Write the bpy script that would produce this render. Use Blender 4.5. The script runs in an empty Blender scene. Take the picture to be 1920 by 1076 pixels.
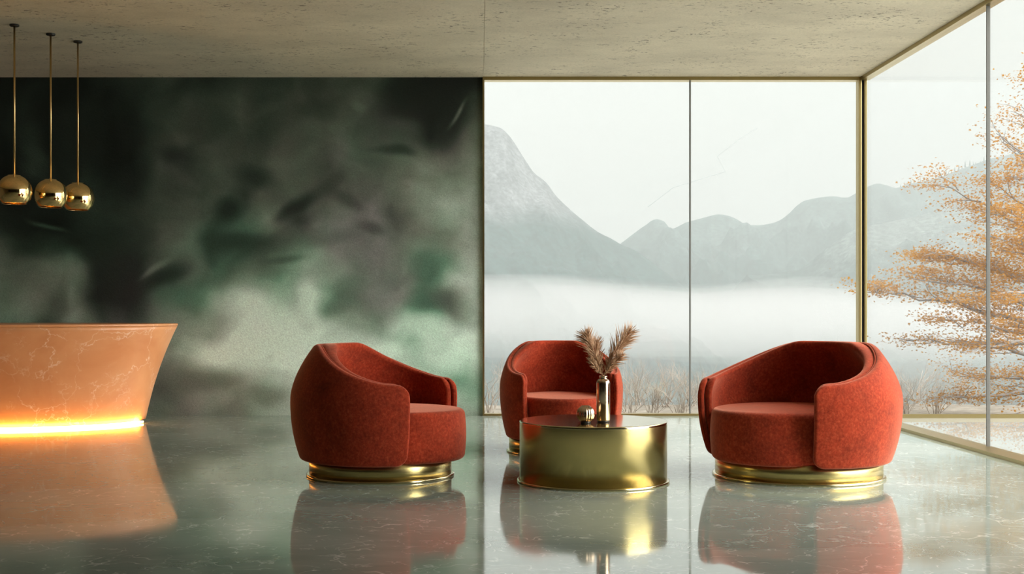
import bpy, math, random
from mathutils import Vector, noise, Matrix
random.seed(7)
PI = math.pi
S = bpy.context.scene
COL = S.collection
F, CX, CY, CH = 2300.0, 900.0, 582.0, 0.85       # focal length in px, vanishing point, eye height
def PX(px, Y): return (px - CX) * Y / F
def PZ(py, Y): return CH + (CY - py) * Y / F
def R(d): return math.radians(d)
def lerp(a, b, t): return a + (b - a) * t
def smooth(a, b, x):
    t = max(0.0, min(1.0, (x - a) / (b - a))); return t * t * (3 - 2 * t)
def interp(pts, x):
    if x <= pts[0][0]: return pts[0][1]
    for (x0, y0), (x1, y1) in zip(pts, pts[1:]):
        if x <= x1: return lerp(y0, y1, (x - x0) / (x1 - x0))
    return pts[-1][1]
def cinterp(pts, x):                                # smooth (Catmull-Rom like) profile
    if x <= pts[0][0]: return pts[0][1]
    if x >= pts[-1][0]: return pts[-1][1]
    for i in range(len(pts) - 1):
        if x <= pts[i + 1][0]:
            x0, y0 = pts[i]; x1, y1 = pts[i + 1]
            xm, ym = pts[max(i - 1, 0)]; xn, yn = pts[min(i + 2, len(pts) - 1)]
            m0 = (y1 - ym) / max(x1 - xm, 1e-6); m1 = (yn - y0) / max(xn - x0, 1e-6)
            h = x1 - x0; t = (x - x0) / h
            return ((2*t**3 - 3*t*t + 1) * y0 + (t**3 - 2*t*t + t) * h * m0
                    + (-2*t**3 + 3*t*t) * y1 + (t**3 - t*t) * h * m1)

# ------------------------------------------------------------------ mesh collecting
class MB:
    def __init__(s): s.v = []; s.f = []; s.flat = set()
    def quadgrid(s, rows, close_u=False, close_v=False):
        """rows: list of equal length point lists"""
        b = len(s.v); n = len(rows[0]); m = len(rows)
        for r in rows: s.v.extend(tuple(p) for p in r)
        for i in range(m if close_u else m - 1):
            for j in range(n if close_v else n - 1):
                i2, j2 = (i + 1) % m, (j + 1) % n
                s.f.append((b + i*n + j, b + i*n + j2, b + i2*n + j2, b + i2*n + j))
        return s
    def box(s, x0, x1, y0, y1, z0, z1):
        b = len(s.v)
        s.v += [(x, y, z) for z in (z0, z1) for y in (y0, y1) for x in (x0, x1)]
        for q in ((0,2,3,1),(4,5,7,6),(0,1,5,4),(2,6,7,3),(0,4,6,2),(1,3,7,5)):
            s.flat.add(len(s.f)); s.f.append(tuple(b + k for k in q))
        return s
    def lathe(s, prof, n=64, c=(0, 0, 0), ribs=0, depth=0.0, ax=1.0, ay=1.0):
        rows = []
        for r, z in prof:
            row = []
            for k in range(n):
                a = 2 * PI * k / n
                rr = r * (1 - depth * (0.5 - 0.5 * math.cos(ribs * a))) if ribs else r
                row.append((c[0] + ax * rr * math.cos(a), c[1] + ay * rr * math.sin(a), c[2] + z))
            rows.append(row)
        s.quadgrid(rows, close_v=True)
        return s
    def tube(s, pts, rad, n=8, cap=True):
        """pts list of Vectors, rad float or list"""
        pts = [Vector(p) for p in pts]; m = len(pts)
        rads = rad if isinstance(rad, (list, tuple)) else [rad] * m
        up = Vector((0.0123, 0.0321, 1.0)).normalized()
        rows = []; pn = None
        for i, p in enumerate(pts):
            t = (pts[min(i + 1, m - 1)] - pts[max(i - 1, 0)]).normalized()
            if pn is None:
                ref = up if abs(t.dot(up)) < 0.95 else Vector((1, 0, 0))
                pn = (ref - t * ref.dot(t)).normalized()
            else:
                q = pn - t * pn.dot(t)
                pn = q.normalized() if q.length > 1e-6 else pn
            bn = t.cross(pn)
            rows.append([p + (pn * math.cos(2*PI*k/n) + bn * math.sin(2*PI*k/n)) * rads[i] for k in range(n)])
        b = len(s.v)
        s.quadgrid(rows, close_v=True)
        if cap:
            s.f.append(tuple(b + k for k in range(n))[::-1])
            s.f.append(tuple(b + (m - 1) * n + k for k in range(n)))
        return s
    def mesh(s, name, mat, smooth_=True):
        me = bpy.data.meshes.new(name)
        me.from_pydata(s.v, [], s.f)
        if mat: me.materials.append(mat)
        for i, p in enumerate(me.polygons): p.use_smooth = smooth_ and i not in s.flat
        me.update()
        return me
    def build(s, name, mat, parent=None, smooth_=True, fix=False, bevel=0):
        me = s.mesh(name, mat, smooth_)
        if fix:
            import bmesh
            bm = bmesh.new(); bm.from_mesh(me)
            bmesh.ops.remove_doubles(bm, verts=bm.verts, dist=1e-5)
            bmesh.ops.recalc_face_normals(bm, faces=bm.faces); bm.to_mesh(me); bm.free()
        o = bpy.data.objects.new(name, me); COL.objects.link(o)
        if parent: o.parent = parent
        if bevel:
            b = o.modifiers.new('bevel', 'BEVEL'); b.width = bevel; b.segments = 2; b.limit_method = 'ANGLE'
        return o
def tag(o, label=None, cat=None, group=None, kind=None):
    if label: o['label'] = label
    if cat: o['category'] = cat
    if group: o['group'] = group
    if kind: o['kind'] = kind
    return o
def empty(name, loc=(0, 0, 0), rz=0):
    o = bpy.data.objects.new(name, None); COL.objects.link(o)
    o.empty_display_size = 0.1; o.location = loc; o.rotation_euler = (0, 0, rz); return o
def copy_tree(o, parent=None):
    c = o.copy(); COL.objects.link(c)
    if parent: c.parent = parent
    for ch in list(o.children): copy_tree(ch, c)
    return c

# ------------------------------------------------------------------ materials
class N:
    def __init__(s, name):
        s.m = bpy.data.materials.new(name); s.m.use_nodes = True
        s.t = s.m.node_tree; s.t.nodes.clear()
        s.out = s.t.nodes.new('ShaderNodeOutputMaterial')
    def n(s, typ, **kw):
        nd = s.t.nodes.new('ShaderNode' + typ)
        for k, v in kw.items():
            if k.startswith('i_'): nd.inputs[k[2:].replace('_', ' ')].default_value = v
            else: setattr(nd, k, v)
        return nd
    def l(s, a, ao, b, bi): s.t.links.new(a.outputs[ao], b.inputs[bi]); return b
    def coord(s, which='Object', scale=(1, 1, 1)):
        tc = s.n('TexCoord'); mp = s.n('Mapping'); mp.inputs['Scale'].default_value = scale
        s.l(tc, which, mp, 'Vector'); return mp
    def noise(s, vec, scale, detail=4, rough=0.55, dist=0.0):
        nz = s.n('TexNoise'); nz.inputs['Scale'].default_value = scale
        nz.inputs['Detail'].default_value = detail; nz.inputs['Roughness'].default_value = rough
        nz.inputs['Distortion'].default_value = dist
        s.l(vec, 'Vector', nz, 'Vector'); return nz
    def ramp(s, src, so, stops):
        r = s.n('ValToRGB'); e = r.color_ramp.elements
        while len(e) < len(stops): e.new(0.5)
        for k, (p, c) in enumerate(stops):
            e[k].position = p; e[k].color = (c, c, c, 1) if isinstance(c, (int, float)) else (*c, 1)
        s.l(src, so, r, 'Fac'); return r
    def mix(s, fac, a, b, blend='MIX'):
        m = s.n('Mix', data_type='RGBA', blend_type=blend)
        for k, v in ((0, fac), (6, a), (7, b)):
            if isinstance(v, tuple) and len(v) == 2 and not isinstance(v[0], float): s.t.links.new(v[0].outputs[v[1]], m.inputs[k])
            elif isinstance(v, tuple): m.inputs[k].default_value = (*v, 1)
            else: m.inputs[k].default_value = v
        return m
    def bsdf(s, **kw):
        p = s.n('BsdfPrincipled')
        for k, v in kw.items():
            k = k.replace('_', ' ')
            p.inputs[k].default_value = (*v, 1) if isinstance(v, tuple) else v
        s.l(p, 'BSDF', s.out, 'Surface'); return p
    def bump(s, p, src, so, strength=0.2, dist=0.01):
        b = s.n('Bump'); b.inputs['Strength'].default_value = strength; b.inputs['Distance'].default_value = dist
        s.l(src, so, b, 'Height'); s.l(b, 'Normal', p, 'Normal')

def simple(name, col, rough=0.5, metal=0.0, **kw):
    m = N(name); m.bsdf(Base_Color=col, Roughness=rough, Metallic=metal, **kw); return m.m

def mat_brass(name='brass', col=(0.60, 0.48, 0.21), rough=0.2, brushed=True):
    m = N(name); p = m.bsdf(Base_Color=col, Metallic=1.0, Roughness=rough)
    if brushed:
        nz = m.noise(m.coord('Object', (1, 1, 60)), 12, 3)
        r = m.ramp(nz, 'Fac', [(0.3, rough * 0.8), (0.7, rough * 1.25)]); m.l(r, 'Color', p, 'Roughness')
    return m.m

def mat_velvet():
    m = N('rust_velvet'); v = m.coord('Object')
    big = m.noise(v, 6.5, 4, 0.6, 0.6)
    fine = m.noise(m.coord('Object', (1, 1, 0.45)), 120, 3, 0.7)
    mid = m.noise(v, 75, 4, 0.7, 0.2)
    a = m.ramp(mid, 'Fac', [(0.3, (0.23, 0.019, 0.006)), (0.52, (0.33, 0.036, 0.011)), (0.75, (0.47, 0.074, 0.026))])
    b = m.ramp(big, 'Fac', [(0.3, 0.65), (0.7, 1.15)])
    c = m.mix(1.0, (a, 'Color'), (b, 'Color'), 'MULTIPLY')
    f = m.ramp(fine, 'Fac', [(0.3, 0.82), (0.7, 1.15)])
    d = m.mix(1.0, (c, 2), (f, 'Color'), 'MULTIPLY')
    p = m.bsdf(Roughness=0.85, Sheen_Weight=0.65, Sheen_Roughness=0.4, Sheen_Tint=(1.0, 0.45, 0.30), Specular_IOR_Level=0.15)
    m.l(d, 2, p, 'Base Color')
    m.bump(p, mid, 'Fac', 0.3, 0.004)
    return m.m

def mat_floor():
    m = N('polished_green_stone'); v = m.coord('Object')
    big = m.noise(m.coord('Object', (0.55, 1.0, 1)), 0.9, 5, 0.6, 0.8)
    base = m.ramp(big, 'Fac', [(0.3, (0.20, 0.25, 0.21)), (0.5, (0.30, 0.345, 0.295)), (0.72, (0.42, 0.45, 0.40))])
    def veins(scale, w, dist, seed):
        mp = m.coord('Object', (1, 1, 1)); mp.inputs['Location'].default_value = (seed, seed * 2, 0)
        nz = m.noise(mp, scale * 0.8, 3, 0.6); 
        ad = m.n('VectorMath', operation='MULTIPLY_ADD'); ad.inputs[1].default_value = (dist,) * 3
        m.l(nz, 'Color', ad, 0); m.l(mp, 'Vector', ad, 2)
        vo = m.n('TexVoronoi', feature='DISTANCE_TO_EDGE'); vo.inputs['Scale'].default_value = scale
        m.l(ad, 'Vector', vo, 'Vector')
        return m.ramp(vo, 'Distance', [(0.0, 1.0), (w, 0.0)])
    v1 = veins(2.6, 0.010, 0.6, 3.1); v2 = veins(7.0, 0.028, 0.3, 8.7)
    brk = m.ramp(m.noise(v, 5.5, 4, 0.7), 'Fac', [(0.45, 0.0), (0.56, 1.0)])
    brk2 = m.ramp(m.noise(v, 11, 3, 0.7), 'Fac', [(0.49, 0.0), (0.57, 1.0)])
    k1 = m.mix(1.0, (v1, 'Color'), (brk, 'Color'), 'MULTIPLY'); k2 = m.mix(1.0, (v2, 'Color'), (brk2, 'Color'), 'MULTIPLY')
    s_ = m.mix(1.0, (k1, 2), (k2, 2), 'ADD')
    sc = m.mix(1.0, (s_, 2), (0.6, 0.6, 0.6), 'MULTIPLY')
    c = m.mix((sc, 2), (base, 'Color'), (0.80, 0.82, 0.74))
    rr = m.ramp(m.noise(v, 1.6, 4, 0.6), 'Fac', [(0.3, 0.03), (0.7, 0.10)])
    d = m.n('BsdfDiffuse'); m.l(c, 2, d, 'Color')
    g = m.n('BsdfGlossy'); m.l(rr, 'Color', g, 'Roughness'); g.inputs['Color'].default_value = (.97, .985, .97, 1)
    lw = m.n('LayerWeight'); lw.inputs['Blend'].default_value = 0.5       # lacquered stone: mirror-like at low angles
    pw = m.n('Math', operation='POWER'); pw.inputs[1].default_value = 2.0; m.l(lw, 'Facing', pw, 0)
    fr = m.n('Math', operation='MULTIPLY_ADD'); fr.inputs[1].default_value = 0.64; fr.inputs[2].default_value = 0.04; m.l(pw, 'Value', fr, 0)
    mx = m.n('MixShader'); m.l(fr, 'Value', mx, 'Fac'); m.l(d, 'BSDF', mx, 1); m.l(g, 'BSDF', mx, 2); m.l(mx, 'Shader', m.out, 'Surface')
    return m.m

def mat_concrete(name='cast_concrete', tint=(0.66, 0.60, 0.47), pits=True):
    m = N(name); v = m.coord('Object')
    big = m.noise(m.coord('Object', (1, 1.6, 1)), 1.4, 6, 0.62)
    a = m.ramp(big, 'Fac', [(0.25, tuple(x * 0.82 for x in tint)), (0.75, tuple(x * 1.14 for x in tint))])
    fn = m.ramp(m.noise(v, 60, 3, 0.7), 'Fac', [(0.3, 0.9), (0.7, 1.06)])
    b = m.mix(1.0, (a, 'Color'), (fn, 'Color'), 'MULTIPLY')
    mp = m.coord('Object', (1, 1.7, 1))
    pn = m.noise(mp, 21, 4, 0.75, 0.5)
    pz = m.ramp(pn, 'Fac', [(0.58, 0.0), (0.63, 1.0)])
    cl = m.ramp(m.noise(v, 2.2, 3, 0.6), 'Fac', [(0.38, 0.0), (0.58, 1.0)])
    pm = m.mix(1.0, (pz, 'Color'), (cl, 'Color'), 'MULTIPLY')
    sc = m.mix(1.0, (pm, 2), (0.9, 0.9, 0.9), 'MULTIPLY')
    c = m.mix((sc, 2), (b, 2), (0.13, 0.11, 0.085))
    p = m.bsdf(Roughness=0.8, Specular_IOR_Level=0.25); m.l(c if pits else b, 2, p, 'Base Color')
    m.bump(p, pn, 'Fac', 0.25, 0.006)
    return m.m

def mat_mural():
    m = N('green_cloud_mural')
    at = m.n('Attribute', attribute_name='lit_pigment')
    v = m.coord('Object')
    grain = m.noise(v, 130, 2, 0.6); leather = m.noise(v, 62, 4, 0.65, 0.5)
    g = m.ramp(grain, 'Fac', [(0.25, 0.8), (0.75, 1.2)])
    c = m.mix(1.0, (at, 'Color'), (g, 'Color'), 'MULTIPLY')
    p = m.bsdf(Roughness=0.55, Specular_IOR_Level=0.3); m.l(c, 2, p, 'Base Color')
    m.bump(p, leather, 'Fac', 0.5, 0.006)
    return m.m

def mat_desk():
    m = N('salmon_stone'); v = m.coord('Object')
    big = m.noise(v, 2.2, 4, 0.6, 0.5)
    a = m.ramp(big, 'Fac', [(0.3, (0.66, 0.25, 0.095)), (0.7, (0.78, 0.36, 0.16))])
    def veins(scale, w, dist, seed):
        mp = m.coord('Object'); mp.inputs['Location'].default_value = (seed, seed * 1.7, seed * .4)
        nz = m.noise(mp, scale * 1.6, 4, 0.65)
        ad = m.n('VectorMath', operation='MULTIPLY_ADD'); ad.inputs[1].default_value = (dist,) * 3
        m.l(nz, 'Color', ad, 0); m.l(mp, 'Vector', ad, 2)
        vo = m.n('TexVoronoi', feature='DISTANCE_TO_EDGE'); vo.inputs['Scale'].default_value = scale
        m.l(ad, 'Vector', vo, 'Vector')
        return m.ramp(vo, 'Distance', [(0.0, 1.0), (w, 0.0)])
    v1 = veins(2.3, 0.011, 0.42, 4.3); v2 = veins(4.6, 0.018, 0.3, 1.9); v3 = veins(9, 0.025, .16, 7.7)
    b1 = m.ramp(m.noise(v, 3.2, 3, 0.6), 'Fac', [(0.42, 0.0), (0.55, 1.0)])
    b2 = m.ramp(m.noise(v, 5.0, 3, 0.6), 'Fac', [(0.5, 0.0), (0.62, .7)])
    k1 = m.mix(1.0, (v1, 'Color'), (b1, 'Color'), 'MULTIPLY'); k2 = m.mix(1.0, (v2, 'Color'), (b2, 'Color'), 'MULTIPLY')
    k3 = m.mix(1.0, (v3, 'Color'), (b2, 'Color'), 'MULTIPLY'); k4 = m.mix(0.5, (k2, 2), (k3, 2), 'ADD')
    s_ = m.mix(1.0, (k1, 2), (k4, 2), 'ADD'); sc = m.mix(1.0, (s_, 2), (0.6, 0.6, 0.6), 'MULTIPLY')
    c = m.mix((sc, 2), (a, 'Color'), (0.95, 0.72, 0.55))
    p = m.bsdf(Roughness=0.3, Subsurface_Weight=0.0); m.l(c, 2, p, 'Base Color')
    return m.m

def mat_glass():
    m = N('clear_glass')
    tr = m.n('BsdfTransparent'); tr.inputs['Color'].default_value = (0.985, 0.99, 0.985, 1)
    gl = m.n('BsdfGlossy'); gl.inputs['Roughness'].default_value = 0.0
    lw = m.n('LayerWeight'); lw.inputs['Blend'].default_value = 0.5      # Schlick reflectance, the same from both sides of the pane
    pw = m.n('Math', operation='POWER'); pw.inputs[1].default_value = 5.0; m.l(lw, 'Facing', pw, 0)
    fr = m.n('Math', operation='MULTIPLY_ADD'); fr.inputs[1].default_value = 0.45; fr.inputs[2].default_value = 0.012; m.l(pw, 'Value', fr, 0)
    mx = m.n('MixShader'); m.l(fr, 'Value', mx, 'Fac'); m.l(tr, 'BSDF', mx, 1); m.l(gl, 'BSDF', mx, 2)
    m.l(mx, 'Shader', m.out, 'Surface'); return m.m

def mat_emit(name, col, s):
    m = N(name); e = m.n('Emission'); e.inputs['Color'].default_value = (*col, 1); e.inputs['Strength'].default_value = s
    m.l(e, 'Emission', m.out, 'Surface'); return m.m

def mat_volume(name, ext, albedo, tint, aniso=0.0):
    """ext: total extinction per metre, albedo: the scattered share of it"""
    m = N(name); v = m.n('VolumeScatter')
    v.inputs['Color'].default_value = (*tint, 1); v.inputs['Density'].default_value = ext * albedo; v.inputs['Anisotropy'].default_value = aniso
    b = m.n('VolumeAbsorption'); b.inputs['Color'].default_value = (0, 0, 0, 1); b.inputs['Density'].default_value = ext * (1 - albedo)
    ad = m.n('AddShader'); m.l(v, 'Volume', ad, 0); m.l(b, 'Volume', ad, 1)
    m.l(ad, 'Shader', m.out, 'Volume'); return m.m

def mat_rock(name, rock, forest, z0, z1, scale=0.004):
    """bare crag above, woods below, the edge broken up"""
    m = N(name); v = m.coord('Object')
    sx = m.n('SeparateXYZ'); m.l(v, 'Vector', sx, 'Vector')
    nz = m.noise(v, scale, 6, 0.6)
    ad = m.n('Math', operation='MULTIPLY_ADD'); ad.inputs[1].default_value = (z1 - z0) * 1.6
    m.l(nz, 'Fac', ad, 0); m.l(sx, 'Z', ad, 2)
    mr = m.n('MapRange'); mr.inputs['From Min'].default_value = z0 + (z1 - z0) * .8; mr.inputs['From Max'].default_value = z1 + (z1 - z0) * .8 - (z1 - z0) * .55
    m.l(ad, 'Value', mr, 'Value')
    streak = m.ramp(m.noise(m.coord('Object', (1.6, 1.0, .28)), scale * 9, 5, 0.65), 'Fac', [(0.35, 0.62), (0.65, 1.3)])
    tex = m.ramp(m.noise(v, scale * 40, 4, 0.7), 'Fac', [(0.35, 0.5), (0.65, 1.5)])
    a = m.mix((mr, 'Result'), forest, rock)
    b = m.mix(1.0, (a, 2), (streak, 'Color'), 'MULTIPLY'); c = m.mix(1.0, (b, 2), (tex, 'Color'), 'MULTIPLY')
    p = m.bsdf(Roughness=0.95, Specular_IOR_Level=0.1); m.l(c, 2, p, 'Base Color'); return m.m

def mat_varied(name, a, b, scale=8, rough=0.8, **kw):
    m = N(name); nz = m.noise(m.coord('Object'), scale, 4, 0.6)
    r = m.ramp(nz, 'Fac', [(0.3, a), (0.7, b)]); p = m.bsdf(Roughness=rough, **kw); m.l(r, 'Color', p, 'Base Color'); return m.m

BRASS = mat_brass('brass', (.50, .405, .17), .27, False); FRAME = mat_brass('satin_brass_frame', (.37, .29, .13), .34, False); BRASS_P = mat_brass('polished_brass', (0.62, 0.53, 0.31), 0.12, False)
GOLD = mat_brass('gold_mirror_glass', (0.97, 0.70, 0.33), 0.09, False)
GOLD_ROD = mat_brass('gold_rod', (0.62, 0.42, 0.18), 0.3, False)
BRONZE = mat_brass('bronze', (0.62, 0.47, 0.33), 0.16)
DARK = simple('dark_metal', (0.015, 0.014, 0.012), 0.4)
VELVET = mat_velvet(); FLOOR = mat_floor(); CEIL = mat_concrete(); MURAL = mat_mural(); DESK = mat_desk()
PLASTER = mat_concrete('beige_plaster', (0.16, 0.145, 0.11), False)
GLASS = mat_glass()
JOINT = simple('grey_glazing_joint', (0.16, 0.16, 0.15), 0.5)
LED = mat_emit('warm_led', (1.0, 0.48, 0.09), 40.0)
BARK = mat_varied('grey_bark', (0.16, 0.15, 0.14), (0.30, 0.28, 0.26), 14)
TWIG = mat_varied('dry_twigs', (0.33, 0.28, 0.23), (0.48, 0.42, 0.36), 5)
PAMPAS = mat_varied('dried_pampas', (0.42, 0.23, 0.12), (0.78, 0.52, 0.33), 40)

def mat_leaf():
    m = N('orange_maple_leaf'); v = m.coord('Object')
    nz = m.noise(v, 1.7, 3, 0.6); nf = m.noise(v, 22, 2, 0.6)
    a = m.ramp(nz, 'Fac', [(0.3, (0.24, 0.13, 0.05)), (0.5, (0.46, 0.215, 0.016)), (0.72, (0.58, 0.32, 0.03))])
    b = m.ramp(nf, 'Fac', [(0.3, (0.32, 0.19, 0.10)), (0.7, (0.54, 0.26, 0.02))])
    c = m.mix(0.5, (a, 'Color'), (b, 'Color'))
    d = m.n('BsdfDiffuse'); t = m.n('BsdfTranslucent'); mx = m.n('MixShader'); mx.inputs[0].default_value = 0.45
    m.l(c, 2, d, 'Color'); m.l(c, 2, t, 'Color'); m.l(d, 'BSDF', mx, 1); m.l(t, 'BSDF', mx, 2); m.l(mx, 'Shader', m.out, 'Surface')
    return m.m
LEAF = mat_leaf()

# ------------------------------------------------------------------ room
YB, XR, ZC = 9.92, 3.088, 2.735          # back wall plane, right glass plane, ceiling height
XL, YF, XW = -7.0, -4.0, 0.0216           # left wall, wall behind the camera, where the mural ends
def struct(mb, name, mat, **kw): return tag(mb.build(name, mat, smooth_=False, **kw), kind='structure')
struct(MB().box(XL - .2, XR + .05, YF - .2, YB + .06, -.25, 0), 'floor', FLOOR)
struct(MB().box(XL - .2, .0275, YF - .2, YB + .12, ZC, ZC + .004).box(.030, XR + .10, YF - .2, YB + .12, ZC, ZC + .004).box(XL - .2, XR + .10, YF - .2, YB + .12, ZC + .004, ZC + .3), 'ceiling', CEIL)   # two slabs with a joint
struct(MB().box(XL - .2, XL, YF - .2, YB + .2, 0, ZC), 'wall_left', PLASTER)
struct(MB().box(XL, XR, YF - .2, YF, 0, ZC), 'wall_front', PLASTER)
struct(MB().box(XR, XR + .2, YF - .2, 3.6, 0, ZC), 'wall_right', PLASTER)

# the mural: brightness of its painted clouds with the room's light falloff baked in, row by row from the ceiling down
GX = [i * 50 for i in range(19)]
GY = [145, 198, 251, 304, 357, 410, 463, 516, 569, 622, 675, 728, 780]
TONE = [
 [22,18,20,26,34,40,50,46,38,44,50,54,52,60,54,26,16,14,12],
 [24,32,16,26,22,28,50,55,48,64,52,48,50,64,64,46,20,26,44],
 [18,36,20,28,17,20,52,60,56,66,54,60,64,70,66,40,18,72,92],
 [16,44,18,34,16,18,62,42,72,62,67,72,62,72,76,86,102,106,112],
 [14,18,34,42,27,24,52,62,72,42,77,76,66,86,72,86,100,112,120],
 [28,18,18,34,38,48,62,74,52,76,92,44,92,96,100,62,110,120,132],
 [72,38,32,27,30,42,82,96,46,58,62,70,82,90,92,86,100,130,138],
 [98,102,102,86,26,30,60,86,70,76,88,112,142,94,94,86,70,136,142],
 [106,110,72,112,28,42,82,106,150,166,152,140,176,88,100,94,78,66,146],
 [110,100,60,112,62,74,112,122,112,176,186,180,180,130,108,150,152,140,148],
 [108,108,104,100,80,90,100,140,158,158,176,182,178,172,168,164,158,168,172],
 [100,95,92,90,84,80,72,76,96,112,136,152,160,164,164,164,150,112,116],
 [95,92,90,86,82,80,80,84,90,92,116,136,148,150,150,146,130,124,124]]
PURPLE = [(650, 460, 75, 1.0), (720, 560, 60, .9), (560, 415, 40, .6), (250, 585, 60, .7), (730, 230, 45, .8), (640, 300, 40, .6),
          (330, 300, 40, .5), (340, 760, 70, .6), (230, 520, 60, .5), (850, 260, 60, .4), (840, 570, 30, .3), (700, 420, 60, .7)]
GREEN = [(170, 470, 60, .8), (90, 440, 60, .9), (160, 330, 60, .6), (420, 460, 60, .8), (580, 480, 50, .7), (800, 510, 40, 1.0), (790, 590, 45, 1.0),
         (370, 540, 50, .9), (300, 560, 40, .6), (520, 545, 40, .7), (760, 640, 70, .6), (860, 700, 60, .8), (640, 560, 40, .8), (30, 600, 60, .6), (690, 290, 50, .5), (440, 450, 60, .6)]
# separate blots of pigment: x, y, half length, half height, tilt, brightness, strength
BLOTS = [(323,291,24,20,0,32,.8), (420,388,25,24,20,28,.9), (483,325,40,26,10,30,.85), (556,382,46,13,-36,30,.95), (642,376,44,11,30,48,.7), (433,452,66,22,4,42,.85),
  (533,492,38,7,-4,58,.7), (205,470,60,40,30,32,.8), (240,545,62,36,60,30,.9), (301,524,55,15,-38,34,.95), (292,503,30,7,-38,96,.8), (696,432,27,12,10,52,.7),
  (800,190,78,62,15,19,.9), (845,238,40,26,-50,22,.7), (862,212,26,5,-52,92,.75), (747,246,34,22,10,64,.7), (738,286,30,9,5,34,.8), (634,582,24,18,-20,82,.8), (822,573,54,17,-6,66,.85),
  (797,497,20,26,30,78,.6), (119,568,22,28,0,66,.75), (401,596,22,19,30,112,.7), (90,421,34,5,22,84,.6), (63,284,30,13,40,52,.6), (527,548,32,10,30,130,.6),
  (385,716,86,22,2,70,.7), (505,742,44,24,0,72,.7), (350,560,36,20,10,84,.6), (250,250,44,40,40,22,.7), (150,245,60,60,0,22,.5), (676,205,16,8,40,96,.5), (620,345,30,14,-30,44,.6),
  (610,505,24,40,20,92,.5), (700,570,48,40,20,96,.6), (890,520,30,60,0,140,.5), (500,600,60,46,0,184,.5)]
def blot(t, px, py):
    for cx, cy, a, b, ang, v, w in BLOTS:
        dx, dy = px - cx, py - cy
        if dx * dx + dy * dy > 40000: continue
        c_, s_ = math.cos(R(ang)), math.sin(R(ang))
        u = (dx * c_ + dy * s_) / a; q = (-dx * s_ + dy * c_) / b
        t = lerp(t, v, w * math.exp(-(u * u + q * q) ** 1.35))
    return t
def s2l(c): c /= 255.0; return c / 12.92 if c <= 0.04045 else ((c + .055) / 1.055) ** 2.4
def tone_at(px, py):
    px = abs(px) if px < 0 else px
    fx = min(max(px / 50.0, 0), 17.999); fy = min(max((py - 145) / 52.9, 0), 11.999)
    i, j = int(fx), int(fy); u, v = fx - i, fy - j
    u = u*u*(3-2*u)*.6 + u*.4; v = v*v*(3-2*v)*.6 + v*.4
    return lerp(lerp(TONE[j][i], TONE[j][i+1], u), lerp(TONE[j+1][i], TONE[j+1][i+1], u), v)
def mural():
    nx, nz = 640, 360
    x0 = XL
    verts, cols = [], []
    for k in range(nz + 1):
        z = ZC * k / nz
        for i in range(nx + 1):
            f = i / nx; x = x0 + (XW - x0) * (1 - (1 - f) ** 1.5)     # denser towards the glazed side
            px = CX + F * x / YB; py = CY - F * (z - CH) / YB
            a = Vector((px / 90, py / 90, 3.3)); b = Vector((px / 38, py / 38, 9.1))
            wx = noise.noise(a) * 30 + noise.noise(b) * 8 ; wy = noise.noise(a + Vector((17, 5, 2))) * 26 + noise.noise(b + Vector((7, 15, 1))) * 7
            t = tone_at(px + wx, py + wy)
            n1 = noise.fractal(Vector(((px + wx * 1.2) / 75, (py + wy * 1.2) / 60, 1.7)), 1.0, 2.1, 3)
            t = t * (1 + 0.16 * n1) + 3 * n1
            t = blot(t, px + wx * .55, py + wy * .55)
            t = max(9, min(205, t))
            pu = sum(w * math.exp(-((px + wx - cx) ** 2 + (py + wy - cy) ** 2) / (r * r)) for cx, cy, r, w in PURPLE)
            gr = sum(w * math.exp(-((px + wx - cx) ** 2 + (py + wy - cy) ** 2) / (r * r)) for cx, cy, r, w in GREEN)
            n2 = noise.fractal(Vector((px / 60 + 30, py / 60, 4.4)), 1.0, 2.1, 3)
            pu = min(1, max(0, pu * (1 - .6 * smooth(110, 170, t)) + .12 * n2)); gr = min(1, max(0, gr * (1 - pu) - .25 * n2 + .15))
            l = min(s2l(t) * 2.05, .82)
            base = Vector((0.72, 1.12, 0.84)).lerp(Vector((0.95, 1.05, .84)), smooth(28, 75, t)).lerp(Vector((0.885, 1.04, .915)), smooth(80, 150, t))
            col = base.lerp(Vector((1.0, .99, 0.95)), pu).lerp(Vector((0.58, 1.10, .76)), gr * (1 - .72 * smooth(90, 170, t)))
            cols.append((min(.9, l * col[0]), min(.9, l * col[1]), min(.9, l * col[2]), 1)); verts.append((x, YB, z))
    w = nx + 1
    faces = [(k*w+i, k*w+i+1, (k+1)*w+i+1, (k+1)*w+i) for k in range(nz) for i in range(nx)]
    nb = len(verts)
    for (x, z) in ((x0, 0), (XW, 0), (XW, ZC), (x0, ZC)):
        verts.append((x, YB + .2, z)); cols.append((.1, .12, .1, 1))
    c = [0, nx, nz * w + nx, nz * w]
    edges = [[i for i in range(nx + 1)], [k * w + nx for k in range(nz + 1)], [nz * w + i for i in range(nx, -1, -1)], [k * w for k in range(nz, -1, -1)]]
    for e, (p, q) in zip(edges, ((0, 1), (1, 2), (2, 3), (3, 0))): faces.append(tuple(e[::-1]) + (nb + p, nb + q))
    faces.append((nb + 3, nb + 2, nb + 1, nb))
    me = bpy.data.meshes.new('wall_back'); me.from_pydata(verts, [], faces); me.materials.append(MURAL)
    at = me.color_attributes.new('lit_pigment', 'FLOAT_COLOR', 'POINT')
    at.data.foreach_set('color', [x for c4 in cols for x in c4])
    o = bpy.data.objects.new('wall_back', me); COL.objects.link(o); tag(o, kind='structure')
mural()

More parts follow.
